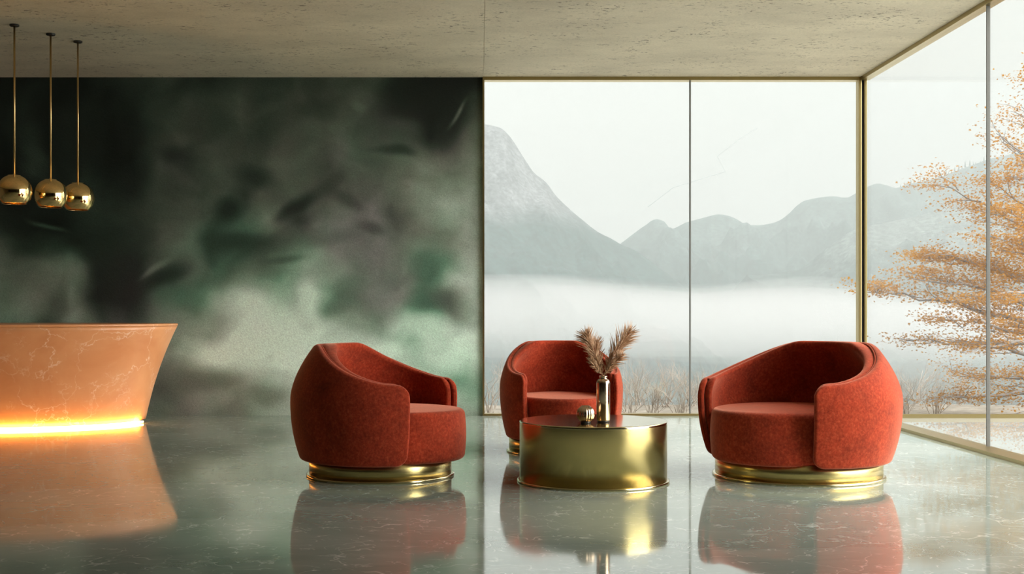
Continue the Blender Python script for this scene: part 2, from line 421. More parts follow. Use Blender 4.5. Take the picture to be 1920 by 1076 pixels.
# glazing
w1 = tag(empty('window_1', (XW, YB, 0)), kind='structure')
def part(mb, name, mat, root, **kw):
    o = mb.build(name, mat, root, smooth_=kw.pop('smooth_', False), **kw); o.matrix_parent_inverse = Matrix.Translation(root.location).inverted(); return o
fr = MB().box(XW, XW + .014, YB - .03, YB + .06, 0, ZC).box(XW + .014, XR - .03, YB - .03, YB + .06, 0, .017).box(XW + .014, XR - .03, YB - .03, YB + .06, ZC - .028, ZC)
part(fr, 'frame', FRAME, w1)
part(MB().box(1.694, 1.705, YB - .004, YB + .022, .017, ZC - .028), 'mullion', JOINT, w1)
part(MB().box(XW + .014, 1.694, YB + .004, YB + .016, .017, ZC - .028), 'pane', GLASS, w1)
part(MB().box(1.705, XR - .03, YB + .004, YB + .016, .017, ZC - .028), 'pane', GLASS, w1)
w2 = tag(empty('window_2', (XR, 6, 0)), kind='structure')
Y0 = 3.6
fr = MB().box(XR - .105, XR + .04, Y0, YB - .03, 0, .02).box(XR - .02, XR + .05, Y0, YB - .03, ZC - .03, ZC).box(XR - .02, XR + .05, Y0, Y0 + .04, .022, ZC - .03)
part(fr, 'frame', FRAME, w2)
for yj in (7.476, 5.03): part(MB().box(XR - .002, XR + .02, yj - .004, yj + .004, .022, ZC - .03), 'mullion', JOINT, w2)
for a, b in ((Y0 + .04, 5.024), (5.036, 7.47), (7.482, YB - .04)):
    part(MB().box(XR + .004, XR + .016, a, b, .022, ZC - .03), 'pane', GLASS, w2)
tr = tag(empty('trim_1', (XR, YB, 0)), kind='structure')
for dx in (-.022, .022):
    part(MB().box(XR + dx - .012, XR + dx + .012, YB - .03, YB + .05, 0, ZC), 'post', FRAME, tr, bevel=.004)
part(MB().box(XR - .010, XR + .010, YB - .012, YB + .04, 0, ZC), 'gasket', DARK, tr)

# ------------------------------------------------------------------ club chairs
def drop(phi):                                      # top edge of the shell: high back, lower arms
    a = abs(phi)
    return lerp(0.685, 0.505, smooth(R(34), R(118), a)) - .012 * smooth(R(100), R(130), a)
def shell_mb(A, B, off, thickf, zb, hoff, phimax, rc, rt0):
    # angle samples, denser at the arm ends
    ph = []
    n = 64
    for i in range(n + 1): ph.append(-phimax + 2 * phimax * i / n)
    def plan(p): return Vector((A * math.sin(p), B * math.cos(p)))
    def nrm(p):
        v = Vector((math.sin(p) / A, math.cos(p) / B)); return v.normalized()
    rEnd = (A + B) / 2
    extra = [rc * (1 - math.cos(k * PI / 2 / 12)) for k in range(13)] + [.016 * (1 - math.cos(k * PI / 2 / 6)) for k in range(7)]
    ds = sorted(set(round(d / rEnd, 5) for d in extra))
    ph = [p for p in ph if phimax - abs(p) > rc / rEnd * 1.02] + [phimax - d for d in ds] + [-phimax + d for d in ds]
    ph = sorted(set(ph))
    rows = []
    for p in ph:
        d = (phimax - abs(p)) * rEnd
        thick = thickf(p); rt = min(rt0, thick * .48)
        H = drop(p) + hoff; zz = zb
        if d < rc:
            k = rc - math.sqrt(max(0, rc * rc - (rc - d) ** 2)); H -= k; zz += k * .9
        m = rt - math.sqrt(max(0, rt * rt - (rt - d) ** 2)) if d < rt else 0.0
        s0, s1 = m, thick - m
        r = max(1e-4, min(rt, (s1 - s0) / 2 * .999))
        loop = []
        rb = min(r, .03)
        NV = 18
        for i in range(NV + 1): loop.append((s0, lerp(zz + rb, H - r, i / NV)))
        for i in range(1, 8):
            a = i / 8 * PI / 2; loop.append((s0 + r - r * math.cos(a), H - r + r * math.sin(a)))
        for i in range(0, 8):
            a = i / 8 * PI / 2; loop.append((s1 - r + r * math.sin(a), H - r + r * math.cos(a)))
        for i in range(NV + 1): loop.append((s1, lerp(H - r, zz + rb, i / NV)))
        for i in range(1, 6):
            a = i / 6 * PI / 2; loop.append((s1 - rb + rb * math.cos(a), zz + rb - rb * math.sin(a)))
        for i in range(0, 6):
            a = i / 6 * PI / 2; loop.append((s0 + rb - rb * math.sin(a), zz + rb - rb * math.cos(a)))
        P, nv = plan(p), nrm(p)
        row = []
        for s, z in loop:
            bul = -.05 * max(0, (.40 - z) / .31) ** 2.2 if z < .40 else -.125 * max(0, (z - .40) / .285) ** 1.7
            q = P + nv * (bul - off - s); row.append((q.x, q.y, z))
        rows.append(row)
    mb = MB().quadgrid(rows, close_v=True)
    return mb, rows
def seat_mb(a, bf, bb, zb, zt, re):
    prof = []
    for i in range(7):
        t = i / 6 * PI / 2; prof.append((-.03 + .03 * math.sin(t), zb + .03 - .03 * math.cos(t)))
    for i in range(1, 6): prof.append((.006 * math.sin(PI * i / 6), lerp(zb + .03, zt - re, i / 6)))
    for i in range(9):
        t = i / 8 * PI / 2; prof.append((-re + re * math.cos(t), zt - re + re * math.sin(t)))
    rows = []
    n = 96
    def pt(ang, o, k=1.0):
        x, y = math.sin(ang), -math.cos(ang)
        b = bf if y < 0 else bb
        return ((a + o) * x * k, (b + o) * y * k)
    rows.append([(*pt(2*PI*k/n, -.03, 0.01), zb) for k in range(n)])
    for o, z in prof: rows.append([(*pt(2*PI*k/n, o), z) for k in range(n)])
    for k2 in (.9, .75, .55, .35, .15, 0.01):
        rows.append([(*pt(2*PI*k/n, -re, k2), zt + .014 * (1 - k2 * k2)) for k in range(n)])
    return MB().quadgrid(rows, close_v=True)
def make_chair(loc, facing, sx, sy, sz, label, rb=.37):
    root = empty('club_chair', loc, facing + PI / 2)          # the chair is built facing -Y
    tag(root, label, 'armchair', 'velvet club chairs round the brass table')
    sc = lambda mb: [mb.v.__setitem__(i, (x * sx, y * sy, .09 + (z - .09) * sz)) for i, (x, y, z) in enumerate(mb.v)] and mb
    o1, rows = shell_mb(.462, .455, 0, lambda p: .030, .088, 0, R(131), .062, .014)
    sc(o1).build('back_shell', VELVET, root, fix=True)
    i1, _ = shell_mb(.462, .455, .0315, lambda p: lerp(.092, .034, smooth(R(25), R(112), abs(p))), .091, .003, R(129.6), .062, .034)
    sc(i1).build('backrest', VELVET, root, fix=True)
    # piping that runs in the seam between the two shells
    pts = []
    for k in range(81):
        p = R(-126 + 252 * k / 80); z = drop(p) - .006
        bul = -.125 * max(0, (z - .40) / .285) ** 1.7
        nv = Vector((math.sin(p) / .462, math.cos(p) / .455)).normalized()
        pts.append((.462 * math.sin(p) + nv.x * (bul - .0308), .455 * math.cos(p) + nv.y * (bul - .0308), z))
    sc(MB().tube(pts, .0042, 8)).build('piping', VELVET, root)
    sc(seat_mb(.345, .438, .33, .090, .352, .032)).build('seat', VELVET, root, fix=True)
    pl = MB().lathe([(.001, .013), (rb, .013), (rb, .100), (.001, .100)], 96)
    b = pl.build('base', BRASS, root)
    for p in b.data.polygons: p.use_smooth = abs(p.normal.z) < .5
    b.data.materials[0] = BRASS
    rm = MB().lathe([(rb - .02, .0), (rb + .012, .0), (rb + .015, .004), (rb + .014, .011), (rb + .008, .0135), (rb - .02, .0135)], 96)
    rm.build('rim', BRASS_P, b)
    return root
make_chair((-.515, 6.36, 0), R(-18), 1.005, 1.02, .985, 'rust velvet club chair in front of the green mural, facing the table', .368)
make_chair((.49, 7.42, 0), R(-82), .80, .9, .96, 'rust velvet club chair behind the brass table, back to the window', .315)
make_chair((1.64, 6.33, 0), R(214), 1.13, 1.10, 1.0, 'rust velvet club chair by the corner of the two glass walls', .42)

# ------------------------------------------------------------------ coffee table and what stands on it
TX, TY, TR, TZ = (1112 - 900) / F * 6.12, 6.12, .366, .302
tb = tag(empty('coffee_table', (TX, TY, 0)), 'low round brass drum coffee table between the three rust chairs', 'coffee table')
def lat(prof, name, mat, root, n=96, **kw):
    o = MB().lathe(prof, n, **kw).build(name, mat, root)
    return o
lat([(TR - .01, .012), (TR, .012), (TR, TZ - .012)], 'drum', BRASS, tb, 128)
lat([(TR, TZ - .012), (TR + .001, TZ - .004), (TR - .003, TZ), (TR - .006, TZ), (.001, TZ)], 'tabletop', BRASS_P, tb, 128)
for p in tb.children[1].data.polygons: p.use_smooth = abs(p.normal.z) < .98
lat([(TR - .02, 0), (TR + .01, 0), (TR + .013, .004), (TR + .012, .01), (TR + .006, .0125), (TR - .02, .0125)], 'rim', BRASS_P, tb, 128)
VY = 6.02
VX = PX(1131, VY); vz = TZ
vs = tag(empty('vase', (VX, VY, vz)), 'tall slim bronze bottle vase holding dried pampas on the table', 'vase')
vr = .033
lat([(.001, .008), (vr * .9, .008), (vr, .012), (vr, .190), (vr * .97, .199), (vr * .84, .207), (vr * .62, .211), (vr * .56, .214), (vr * .56, .221), (vr * .62, .224), (vr * .58, .227), (vr * .48, .225), (vr * .46, .20), (vr*.8,.185), (vr*.85, .02), (.001, .015)], 'body', BRONZE, vs, 48)
lat([(.001, 0), (vr * .86, 0), (vr * .9, .003), (vr * .9, .008), (.001, .008)], 'foot', DARK, vs, 48)
cy_ = 5.98; cx_ = PX(1098, cy_)
cd = tag(empty('votive_holder', (cx_, cy_, TZ)), 'small round ribbed bronze votive holder beside the vase', 'candle holder')
pr = [(.001, .008)] + [(.041 * math.sin(t) if t > .0 else .001, .042 - .036 * math.cos(t) + .0) for t in [R(a) for a in range(50, 156, 7)]]
pr = [(.001, .008)] + [(.041 * math.sin(R(a)), .0405 - .0395 * math.cos(R(a))) for a in range(34, 151, 4)] + [(.018, .078), (.016, .074), (.016, .04), (.001, .038)]
pr = [(r_ * 1.1, z_ * 1.08) for r_, z_ in pr]
MB().lathe(pr, 120, ribs=20, depth=.07).build('bowl', BRONZE, cd)
lat([(.001, 0), (.024, 0), (.025, .003), (.024, .009), (.001, .009)], 'foot', DARK, cd, 40)

def pampas(tip, bend, nstr, seed, label, top=.22, fat=1.0, hook=0.0):
    rnd = random.Random(seed)
    root = empty('pampas_stem', (VX, VY, vz + .05)); tag(root, label, 'dried plant', 'pampas stems in the vase')
    base = Vector((rnd.uniform(-.004, .004), rnd.uniform(-.004, .004), 0)); neck = Vector((base.x * .6, base.y * .6, .178)); tip = Vector(tip)
    mid = neck.lerp(tip, .5) + Vector(bend)
    def path(t):                                    # 0 the neck .. 1 the tip
        return neck * (1 - t) ** 2 + mid * 2 * t * (1 - t) + tip * t * t
    pts = [base, base.lerp(neck, .5)] + [path(i / 12) for i in range(13)]
    MB().tube(pts, [.0022] * 5 + [.0018] * 6 + [.001] * 4, 6).build('stem', PAMPAS, root)
    mb = MB(); L = (tip - neck).length
    for k in range(nstr):
        t = .05 + .95 * (rnd.random() ** .95)
        p = path(t); tg = (path(min(1, t + .03)) - path(t - .03)).normalized()
        a = rnd.uniform(0, 2 * PI)
        u = tg.orthogonal().normalized(); v = tg.cross(u)
        side = u * math.cos(a) + v * math.sin(a)
        w = L * .40 * fat * (math.sin(PI * min(1, (t - .05) * .95)) ** .7 * .75 + .2) * rnd.uniform(.55, 1.15)
        d0 = (tg * 1.0 + side * .9).normalized()
        q = [p]; d = d0; st = w / 5
        for j in range(5):
            d = (d + side * .03 + tg * .05 + Vector((0, 0, -.03)) + Vector((rnd.gauss(0, .04), rnd.gauss(0, .04), rnd.gauss(0, .04)))).normalized()
            q.append(q[-1] + d * st)
        wd = rnd.uniform(.0012, .0021)
        mb.tube(q, [wd * .6, wd, wd * 1.05, wd * .9, wd * .6, .0002], 3, cap=False)
    mb.build('plume', PAMPAS, root)
sc_ = VY / F
def tipv(px, py, dy=0): return (PX(px, VY) - VX, dy, PZ(py, VY) - vz - .05)
pampas(tipv(1097, 626, -.02), (-.004, 0, .02), 320, 1, 'dried pampas stem leaning left in the vase, the tallest on that side')
pampas(tipv(1183, 622, .02), (-.012, 0, .02), 360, 2, 'dried pampas stem leaning right in the vase, the longest of all')
pampas(tipv(1120, 640, .03), (-.012, 0, .01), 230, 3, 'pale dried pampas stem standing nearly upright in the vase', fat=.95)
pampas(tipv(1166, 664, -.04), (-.006, 0, .0), 200, 4, 'short dried pampas stem low on the vase\'s right side', fat=1.0)
pampas(tipv(1106, 672, -.03), (-.010, 0, -.0), 190, 5, 'short dried pampas stem drooping low over the vase\'s left side', fat=.9)

# ------------------------------------------------------------------ reception desk
DX, DY = -3.95, 9.36
dk = tag(empty('reception_desk', (DX, DY, 0)), 'flared salmon stone reception desk with a glowing strip at its foot', 'desk')
NB = 200
def ell(a, bf, bb, z, k0=0, k1=NB):
    out = []
    for k in range(k0, k1):
        c_, s_ = math.cos(2*PI*k/NB), math.sin(2*PI*k/NB)
        out.append((a * math.copysign(abs(c_) ** .94, c_), (bb if s_ > 0 else bf) * math.copysign(abs(s_) ** .94, s_), z))
    return out
rows = [ell(.01, .01, .01, .06)]
ZT = .752
for i in range(25):
    t = i / 24; fl = .24 * (0.62 * t + .38 * t ** 2.2)
    rows.append(ell(1.395 + fl, .735 + fl * .9, .40 + fl * .4, lerp(.024, ZT - .02, t)))
rows.append(ell(.01, .01, .01, ZT - .02))
MB().quadgrid(rows, close_v=True).build('body', DESK, dk, fix=True)
rows = [ell(.01, .01, .01, ZT - .018)] + [ell(1.635 + o, .951 + o, .496 + o, z) for o, z in ((0, ZT - .018), (.003, ZT - .015), (.004, ZT - .006), (.001, ZT - .001), (-.004, ZT))] + [ell(.01, .01, .01, ZT)]
MB().quadgrid(rows, close_v=True).build('countertop', DESK, dk, fix=True)
rows = [ell(a_, b_, .3, z, NB // 2, NB - 3) for a_, b_, z in ((1.37, .71, .004), (1.416, .756, .004), (1.424, .764, .007), (1.424, .764, .016), (1.416, .756, .019), (1.37, .71, .019))]
MB().quadgrid(rows, close_u=True).build('light_strip', LED, dk, fix=True)
rows = [ell(.01, .01, .01, 0), ell(1.36, .70, .38, 0), ell(1.36, .70, .38, .028), ell(.01, .01, .01, .028)]
MB().quadgrid(rows, close_v=True).build('plinth', DARK, dk, fix=True)

# ------------------------------------------------------------------ pendant lamps
pl0 = None
for (px, Y, gz, lab) in ((27, 8.09, 1.637, 'gold mirrored globe pendant lamp hanging nearest the camera, cut by the picture edge'),
                    (95, 8.354, 1.647, 'gold mirrored globe pendant lamp hanging in the middle of the three'),
                    (146, 8.585, 1.652, 'gold mirrored globe pendant lamp hanging nearest the green mural')):
    X = PX(px, Y)
    if pl0 is None:
        pl0 = r = empty('pendant_lamp', (X, Y, ZC))
        d = gz - ZC
        lat([(.001, -.012), (.028, -.012), (.031, -.008), (.031, 0), (.001, 0)], 'canopy', DARK, r, 32)
        MB().tube([(0, 0, -.01), (0, 0, d + .10)], .0065, 10).build('rod', GOLD_ROD, r)
        a0, a1 = R(22), R(138)
        pf = []
        for i in range(33):
            a = lerp(a0, a1, i / 32)
            pf.append((.112 * math.sin(a) ** .85, d + .108 * math.cos(a)))
        pf += [(pf[-1][0] * .97, pf[-1][1] - .004), (pf[-1][0] * .93, pf[-1][1])]
        inn = [(rr * .965, z) for rr, z in pf[:33][::-1]]
        MB().lathe(pf + inn, 72, ribs=36, depth=.006).build('shade', GOLD, r)
        lat([(.001, d + .112), (.010, d + .112), (.012, d + .106), (.044, d + .104), (.046, d + .098), (.045, d + .092), (.001, d + .092)], 'cap', GOLD, r, 40)
        lat([(.001, d + .07), (.016, d + .07), (.016, d + .02), (.028, d - .01), (.03, d - .03), (.022, d - .055), (.001, d - .06)], 'bulb', simple('frosted_bulb', (.85, .75, .55), .3), r, 24)
    else:
        r = copy_tree(pl0); r.location = (X, Y, ZC)
    tag(r, lab, 'pendant lamp', 'gold pendant lamps over the desk')

# ------------------------------------------------------------------ outside: terrace pool, hillside, shrubs
WATER = N('still_pool'); WATER.bsdf(Base_Color=(0.42, 0.43, 0.40), Roughness=0.02, IOR=1.6); WATER = WATER.m
pool = tag(empty('terrace_pool', (6.2, 5.5, -.03)), 'shallow still pool outside the right glass wall with a brass edge', 'pool')
part(MB().box(XR + .06, 9.6, 0, YB - .01, -.12, -.02), 'water', WATER, pool)
part(MB().box(XR + .06, 9.6, YB - .01, YB + .02, -.12, .012), 'edging', FRAME, pool)

def axis(a, b, near0, near1, fine, grow):
    out = []; x = near0
    while x < near1: out.append(x); x += fine
    st = fine; x = near1
    while x < b: out.append(x); st *= grow; x += st
    out.append(b); st = fine; x = near0 - fine
    while x > a: out.append(x); st *= grow; x -= st
    out.append(a); return sorted(out)
xs = axis(-3330, 4500, -12, 16, .7, 1.14); ys = axis(-300, 4500, -6, 16, .7, 1.10)
def ground(x, y):
    dx = max(-9 - x, x - 14, 0); dy = max(-8 - y, y - 13.2, 0); d = math.hypot(dx, dy)
    n0 = noise.fractal(Vector((x / 1.5, y / 1.5, 0)), 1, 2, 3) * .025
    if d == 0: return -.14 + (n0 if (y > 10.4 or x > 9.8) else 0)
    v = -95 * (1 - math.exp(-d * .55 / 95 * 1.1))
    n = noise.fractal(Vector((x / 260, y / 260, 5)), 1, 2.1, 5)
    return -.14 + n0 + v + n * 14 * smooth(60, 700, d)
rows = [[(x, y, ground(x, y)) for x in xs] for y in ys]
def mat_hill():
    m = N('frosted_meadow'); v = m.coord('Object')
    near = m.ramp(m.noise(v, 9, 5, .7), 'Fac', [(0.3, (.13, .115, .09)), (0.7, (.27, .245, .205))])      # dry grass by the house
    far = m.ramp(m.noise(v, .02, 6, .65), 'Fac', [(0.3, (.52, .56, .53)), (0.7, (.84, .87, .82))])        # frosted valley meadows
    sx = m.n('SeparateXYZ'); m.l(v, 'Vector', sx, 'Vector')
    mr = m.n('MapRange'); mr.inputs['From Min'].default_value = -70; mr.inputs['From Max'].default_value = -25; m.l(sx, 'Z', mr, 'Value')
    c = m.mix((mr, 'Result'), (far, 'Color'), (near, 'Color'))
    p = m.bsdf(Roughness=.95, Specular_IOR_Level=.1); m.l(c, 2, p, 'Base Color'); return m.m
HILL = mat_hill()
tag(MB().quadgrid(rows).build('hillside_ground', HILL), kind='structure')

def ridge_mesh(name, Yc, crest, px0, px1, step, foot, L, mat, amp, seed, jag=2.0, back=500):
    rows = []
    n = int((px1 - px0) / step)
    nv = 70
    for i in range(n + 1):
        px = px0 + step * i
        zc = PZ(cinterp(crest, px), Yc)
        row = []
        for k in range(nv + 1):
            t = k / nv * 1.25 - .25                # <0 back slope, 0 crest, 1 foot
            d = t * L if t > 0 else t / .25 * back
            x = PX(px, Yc); y = Yc - d
            h = max(zc - foot, 0)
            pr = (1 - t) ** 1.25 if t > 0 else (1 + t / .25) ** .8 if t > -.25 else 0
            q = Vector((x / 210, y / 330, seed))
            rn = noise.ridged_multi_fractal(q, 1.0, 2.1, 6, 1.0, 2.0) - 1.2
            fine = noise.fractal(Vector((x / 22, y / 22, seed)), 1, 2, 4)
            w = smooth(0, .22, t) * (1 - smooth(.8, 1, t)) if t > 0 else smooth(0, .1, -t) * .5
            z = foot + h * pr + rn * amp * w * min(1, h / 120) + fine * (jag * .5 + amp * .14 * w)
            row.append((x, y, z))
        rows.append(row)
    return tag(MB().quadgrid(rows).build(name, mat), kind='structure')
CR1 = [(560, 150), (760, 190), (860, 215), (905, 232), (940, 241), (960, 262), (975, 285), (1000, 322), (1022, 340), (1045, 370), (1080, 402), (1120, 434), (1150, 450), (1163, 457), (1200, 475), (1260, 520), (1330, 575), (1400, 610)]
CR2 = [(1000, 560), (1080, 520), (1130, 478), (1163, 457), (1185, 440), (1210, 422), (1228, 411), (1245, 415), (1258, 429), (1290, 416), (1320, 408), (1350, 402), (1375, 408), (1400, 421), (1430, 422), (1460, 414), (1480, 400), (1495, 385), (1510, 376), (1555, 368), (1590, 370), (1612, 358), (1640, 345), (1660, 347), (1680, 353), (1700, 346), (1750, 335), (1800, 318), (1850, 300), (1915, 284), (2000, 250), (2200, 200), (2500, 180)]
CR3 = [(1330, 640), (1400, 590), (1300, 552), (1500, 505), (1550, 465), (1600, 432), (1650, 420), (1720, 405), (1800, 380), (1900, 350), (2050, 300), (2300, 260)]
ridge_mesh('mountain_crag', 1800, CR1, 560, 1400, 3, -80, 700, mat_rock('crag_rock', (.125, .13, .135), (.014, .036, .033), 115, 205), 46, 1.3)
ridge_mesh('mountain_range', 2500, CR2, 1000, 2500, 3.2, -80, 900, mat_rock('range_rock', (.055, .082, .078), (.014, .036, .033), 40, 330), 80, 6.1)
ridge_mesh('mountain_spur', 1750, CR3, 1330, 2360, 3.2, -80, 600, mat_rock('spur_rock', (.12, .14, .13), (.03, .05, .045), 20, 230), 46, 9.4, 3.0)
# conifers on the skyline of the range
CONIFER = simple('dark_conifer', (.05, .075, .06), .9)
cm = MB()
for (z0, z1, r) in ((.12, .5, .22), (.32, .72, .17), (.52, 1.0, .11)):
    cm.lathe([(.01, z0), (r, z0), (r * .5, lerp(z0, z1, .5)), (.005, z1)], 7)
cm.lathe([(.03, -.2), (.03, .15)], 6)
cmesh = cm.mesh('conifer_tree', CONIFER)
rnd = random.Random(5)
for k in range(26):
    px = 1688 + (1850 - 1688) * (k + rnd.uniform(-.25, .25)) / 25
    o = bpy.data.objects.new('conifer_tree', cmesh); COL.objects.link(o)
    h = rnd.uniform(5, 13) * (1.15 if 1770 < px < 1830 else .85)
    Yk = 2500 + rnd.uniform(-8, 8)
    o.location = (PX(px, Yk), Yk, PZ(cinterp(CR2, px), 2500) - 1.5); o.scale = (h * .7, h * .7, h)
    tag(o, 'tiny hazy conifer on the far ridge skyline seen through the right glass wall', 'tree', 'conifers on the far ridge')

# bare shrubs along the foot of the glass
def grow(mb, p, d, length, rad, depth, rnd, spread):
    pts = [p]; n = 4
    for i in range(n):
        d = (d + Vector((rnd.gauss(0, .12), rnd.gauss(0, .12), rnd.gauss(0.03, .08)))).normalized()
        pts.append(pts[-1] + d * length / n)
    mb.tube(pts, [lerp(rad, rad * .5, i / n) for i in range(n + 1)], 4 if depth > 1 else 3, cap=False)
    if depth == 0: return
    for k in range(rnd.choice((2, 3, 3))):
        q = pts[rnd.randint(1, n)]; a = rnd.uniform(0, 2 * PI)
        u = d.orthogonal().normalized(); v = d.cross(u)
        nd = (d + (u * math.cos(a) + v * math.sin(a)) * spread * rnd.uniform(.6, 1.2)).normalized()
        grow(mb, q, nd, length * rnd.uniform(.55, .8), rad * .55, depth - 1, rnd, spread)
shrub_px = [(914, 10.8, .46), (948, 12.4, .42), (1000, 11.0, .40), (1060, 12.4, .40), (1120, 11.0, .40), (1180, 10.7, .46), (1198, 12.9, .5), (1228, 10.9, .40), (1246, 12.6, .44), (1278, 10.8, .40),
            (1296, 12.7, .48), (1328, 10.9, .42), (1346, 12.6, .42), (1400, 11.2, .36), (1696, 11.6, .40), (1722, 12.9, .46), (1752, 11.3, .38), (1800, 13.0, .38)]
for i, (px, Y, h) in enumerate(shrub_px):
    rnd = random.Random(100 + i); mb = MB()
    for k in range(9):
        a = rnd.uniform(0, 2 * PI); tilt = rnd.uniform(.1, .75)
        grow(mb, Vector((rnd.uniform(-.04, .04), rnd.uniform(-.04, .04), 0)), Vector((math.cos(a) * tilt, math.sin(a) * tilt * .7, 1)).normalized(), h * rnd.uniform(.45, .65), .005, 3, rnd, .55)
    o = mb.build('bare_shrub', TWIG); o.location = (PX(px, Y), Y, ground(PX(px, Y), Y) - .01)
    tag(o, 'bare twiggy shrub growing outside along the foot of the glass walls', 'shrub', 'bare shrubs outside the glass')

# the maple beyond the right glass wall
def maple():
    rnd = random.Random(21)
    bx, by = 5.75, 11.3
    bz = ground(bx, by)
    root = tag(empty('maple_tree', (bx, by, bz)), 'orange-leaved maple tree beside the pool outside the right glass wall', 'tree')
    B = Vector((bx, by, bz))
    trunk_pts = [Vector((0, 0, -.05)), Vector((-.05, -.02, .25)), Vector((-.02, 0, .6)), Vector((.08, .02, 1.1)), Vector((.02, 0, 1.7)), Vector((.12, .05, 2.5)), Vector((.1, 0, 3.4))]
    MB().tube(trunk_pts, [.10, .085, .075, .065, .055, .04, .02], 10).build('trunk', BARK, root)
    def tp(h):
        for a, b in zip(trunk_pts, trunk_pts[1:]):
            if h <= b.z: return a.lerp(b, (h - a.z) / (b.z - a.z))
        return trunk_pts[-1]
    # limbs: (start height, tip px, tip py, depth Y, leaf reach, density)
    LIMBS = [(.35, 1690, 640, 10.9, .45, .35), (.55, 1625, 548, 10.75, .55, 1.0), (.7, 1700, 520, 10.4, .55, 1.0), (.8, 1735, 470, 10.9, .55, 1.1), (.95, 1735, 480, 11.2, .6, 1.2),
             (1.1, 1770, 345, 10.8, .55, 1.1), (1.3, 1840, 335, 11.4, .55, 1.0), (1.5, 1868, 250, 10.9, .5, .55), (1.6, 1915, 200, 11.2, .5, .5), (.45, 1760, 600, 10.3, .55, 1.0),
             (.3, 1745, 745, 10.6, .4, .8), (.5, 1800, 660, 9.9, .4, .7), (.9, 1830, 560, 10.0, .5, 1.0), (1.0, 1850, 440, 9.9, .55, 1.2), (1.2, 1870, 390, 10.2, .55, 1.2), (.25, 1850, 790, 10.3, .5, .8),
             (1.0, 1900, 480, 12.2, .55, 1.2), (.7, 1880, 610, 12.0, .5, .7), (1.4, 1915, 300, 10.3, .5, .9), (.6, 1950, 700, 10.0, .4, .6), (.4, 1800, 705, 11.8, .5, .8), (1.7, 1960, 150, 11, .5, .7)]
    leaf = MB()
    star = []
    lobes = [(0, 1.0), (26, .42), (48, .85), (78, .36), (105, .62), (150, .22)]
    for a, r in lobes: star.append((R(a), r))
    star = star + [(-a, r) for a, r in star[1:][::-1]]
    def add_leaf(p, sz):
        b = len(leaf.v); yaw = rnd.uniform(0, 2 * PI); tx, ty = rnd.gauss(0, .55), rnd.gauss(0, .55)
        nrm = Vector((tx, ty, 1)).normalized(); u = nrm.orthogonal().normalized(); v = nrm.cross(u)
        leaf.v.append(tuple(p))
        for a, r in star:
            dd = (u * math.cos(a + yaw) + v * math.sin(a + yaw)) * r * sz - nrm * r * r * sz * .25
            leaf.v.append(tuple(p + dd))
        n = len(star)
        for i in range(n): leaf.f.append((b, b + 1 + i, b + 1 + (i + 1) % n))
    for (h, px, py, Y, reach, dens) in LIMBS:
        s0 = tp(h); tip = Vector((PX(px, Y), Y, PZ(py, Y))) - B
        mid = s0.lerp(tip, .5) + Vector((0, 0, .10 * (tip - s0).length * (1 if tip.z > s0.z else -.3)))
        def path(t): return s0 * (1 - t) ** 2 + mid * 2 * t * (1 - t) + tip * t * t
        L = (tip - s0).length
        br = MB(); n = 14
        pts = []
        for i in range(n + 1):
            t = i / n; p = path(t)
            if 0 < i < n: p = p + Vector((rnd.gauss(0, .02), rnd.gauss(0, .02), rnd.gauss(0, .018)))
            pts.append(p)
        r0 = .016 + .009 * L
        br.tube(pts, [lerp(r0, .003, (i / n) ** .7) for i in range(n + 1)], 7)
        tips = [(tip, (tip - pts[-2]).normalized())]
        nb = int(6 + L * 2.6)
        for k in range(nb):
            t = rnd.uniform(.25, .97); p = path(t); tg = (path(min(1, t + .02)) - path(t - .02)).normalized()
            sd = tg.cross(Vector((0, 0, 1))).normalized() * rnd.choice((-1, 1))
            d = (tg * .8 + sd * rnd.uniform(.3, .9) + Vector((0, 0, rnd.gauss(.05, .16)))).normalized()
            ln = rnd.uniform(.25, .6) * (1.15 - t * .6)
            q = [p]
            for j in range(5):
                d = (d + Vector((rnd.gauss(0, .12), rnd.gauss(0, .12), rnd.gauss(0.0, .07)))).normalized(); q.append(q[-1] + d * ln / 5)
            if any((B + x).x < XR + .1 and (B + x).y < YB + .25 for x in q): continue
            br.tube(q, [.006, .005, .0042, .0034, .0026, .0015], 5, cap=False)
            for x in q[1:]: tips.append((x, d))
            for m in range(2):
                x = q[rnd.randint(1, 4)]; d2 = (d + Vector((rnd.gauss(0, .5), rnd.gauss(0, .5), rnd.gauss(0, .12)))).normalized()
                e = x + d2 * ln * .45
                br.tube([x, x.lerp(e, .5) + Vector((0, 0, .01)), e], [.003, .002, .001], 4, cap=False); tips.append((e, d2)); tips.append((x.lerp(e, .6), d2))
        br.build('branch', BARK, root)
        for (x, d) in tips:
            if (x - s0).length < L * (1 - reach) * .7: continue
            for m in range(int(19 * dens + rnd.random())):
                p = x + Vector((rnd.gauss(0, .10), rnd.gauss(0, .10), rnd.gauss(0, .028))) + d * .02
                w = B + p
                if w.x < XR + .12 and w.y < YB + .2: continue
                if w.z < -.0: continue
                add_leaf(p, rnd.uniform(.012, .024))
    leaf.build('foliage', LEAF, root, smooth_=False)
    print('leaves', len(leaf.f) // len(star))
maple()

# a faint vapour trail in the sky
Yt = 4200
trail = [Vector((PX(px, Yt), Yt, PZ(py, Yt))) for px, py in ((1215, 388), (1262, 352), (1360, 322), (1345, 293), (1385, 262), (1420, 240))]
tag(MB().tube(trail, 1.5, 6).build('sky_vapour_trail', simple('pale_vapour', (.19, .19, .20), .9)), 'thin faint vapour trail slanting across the pale sky above the mountains', 'vapour trail')

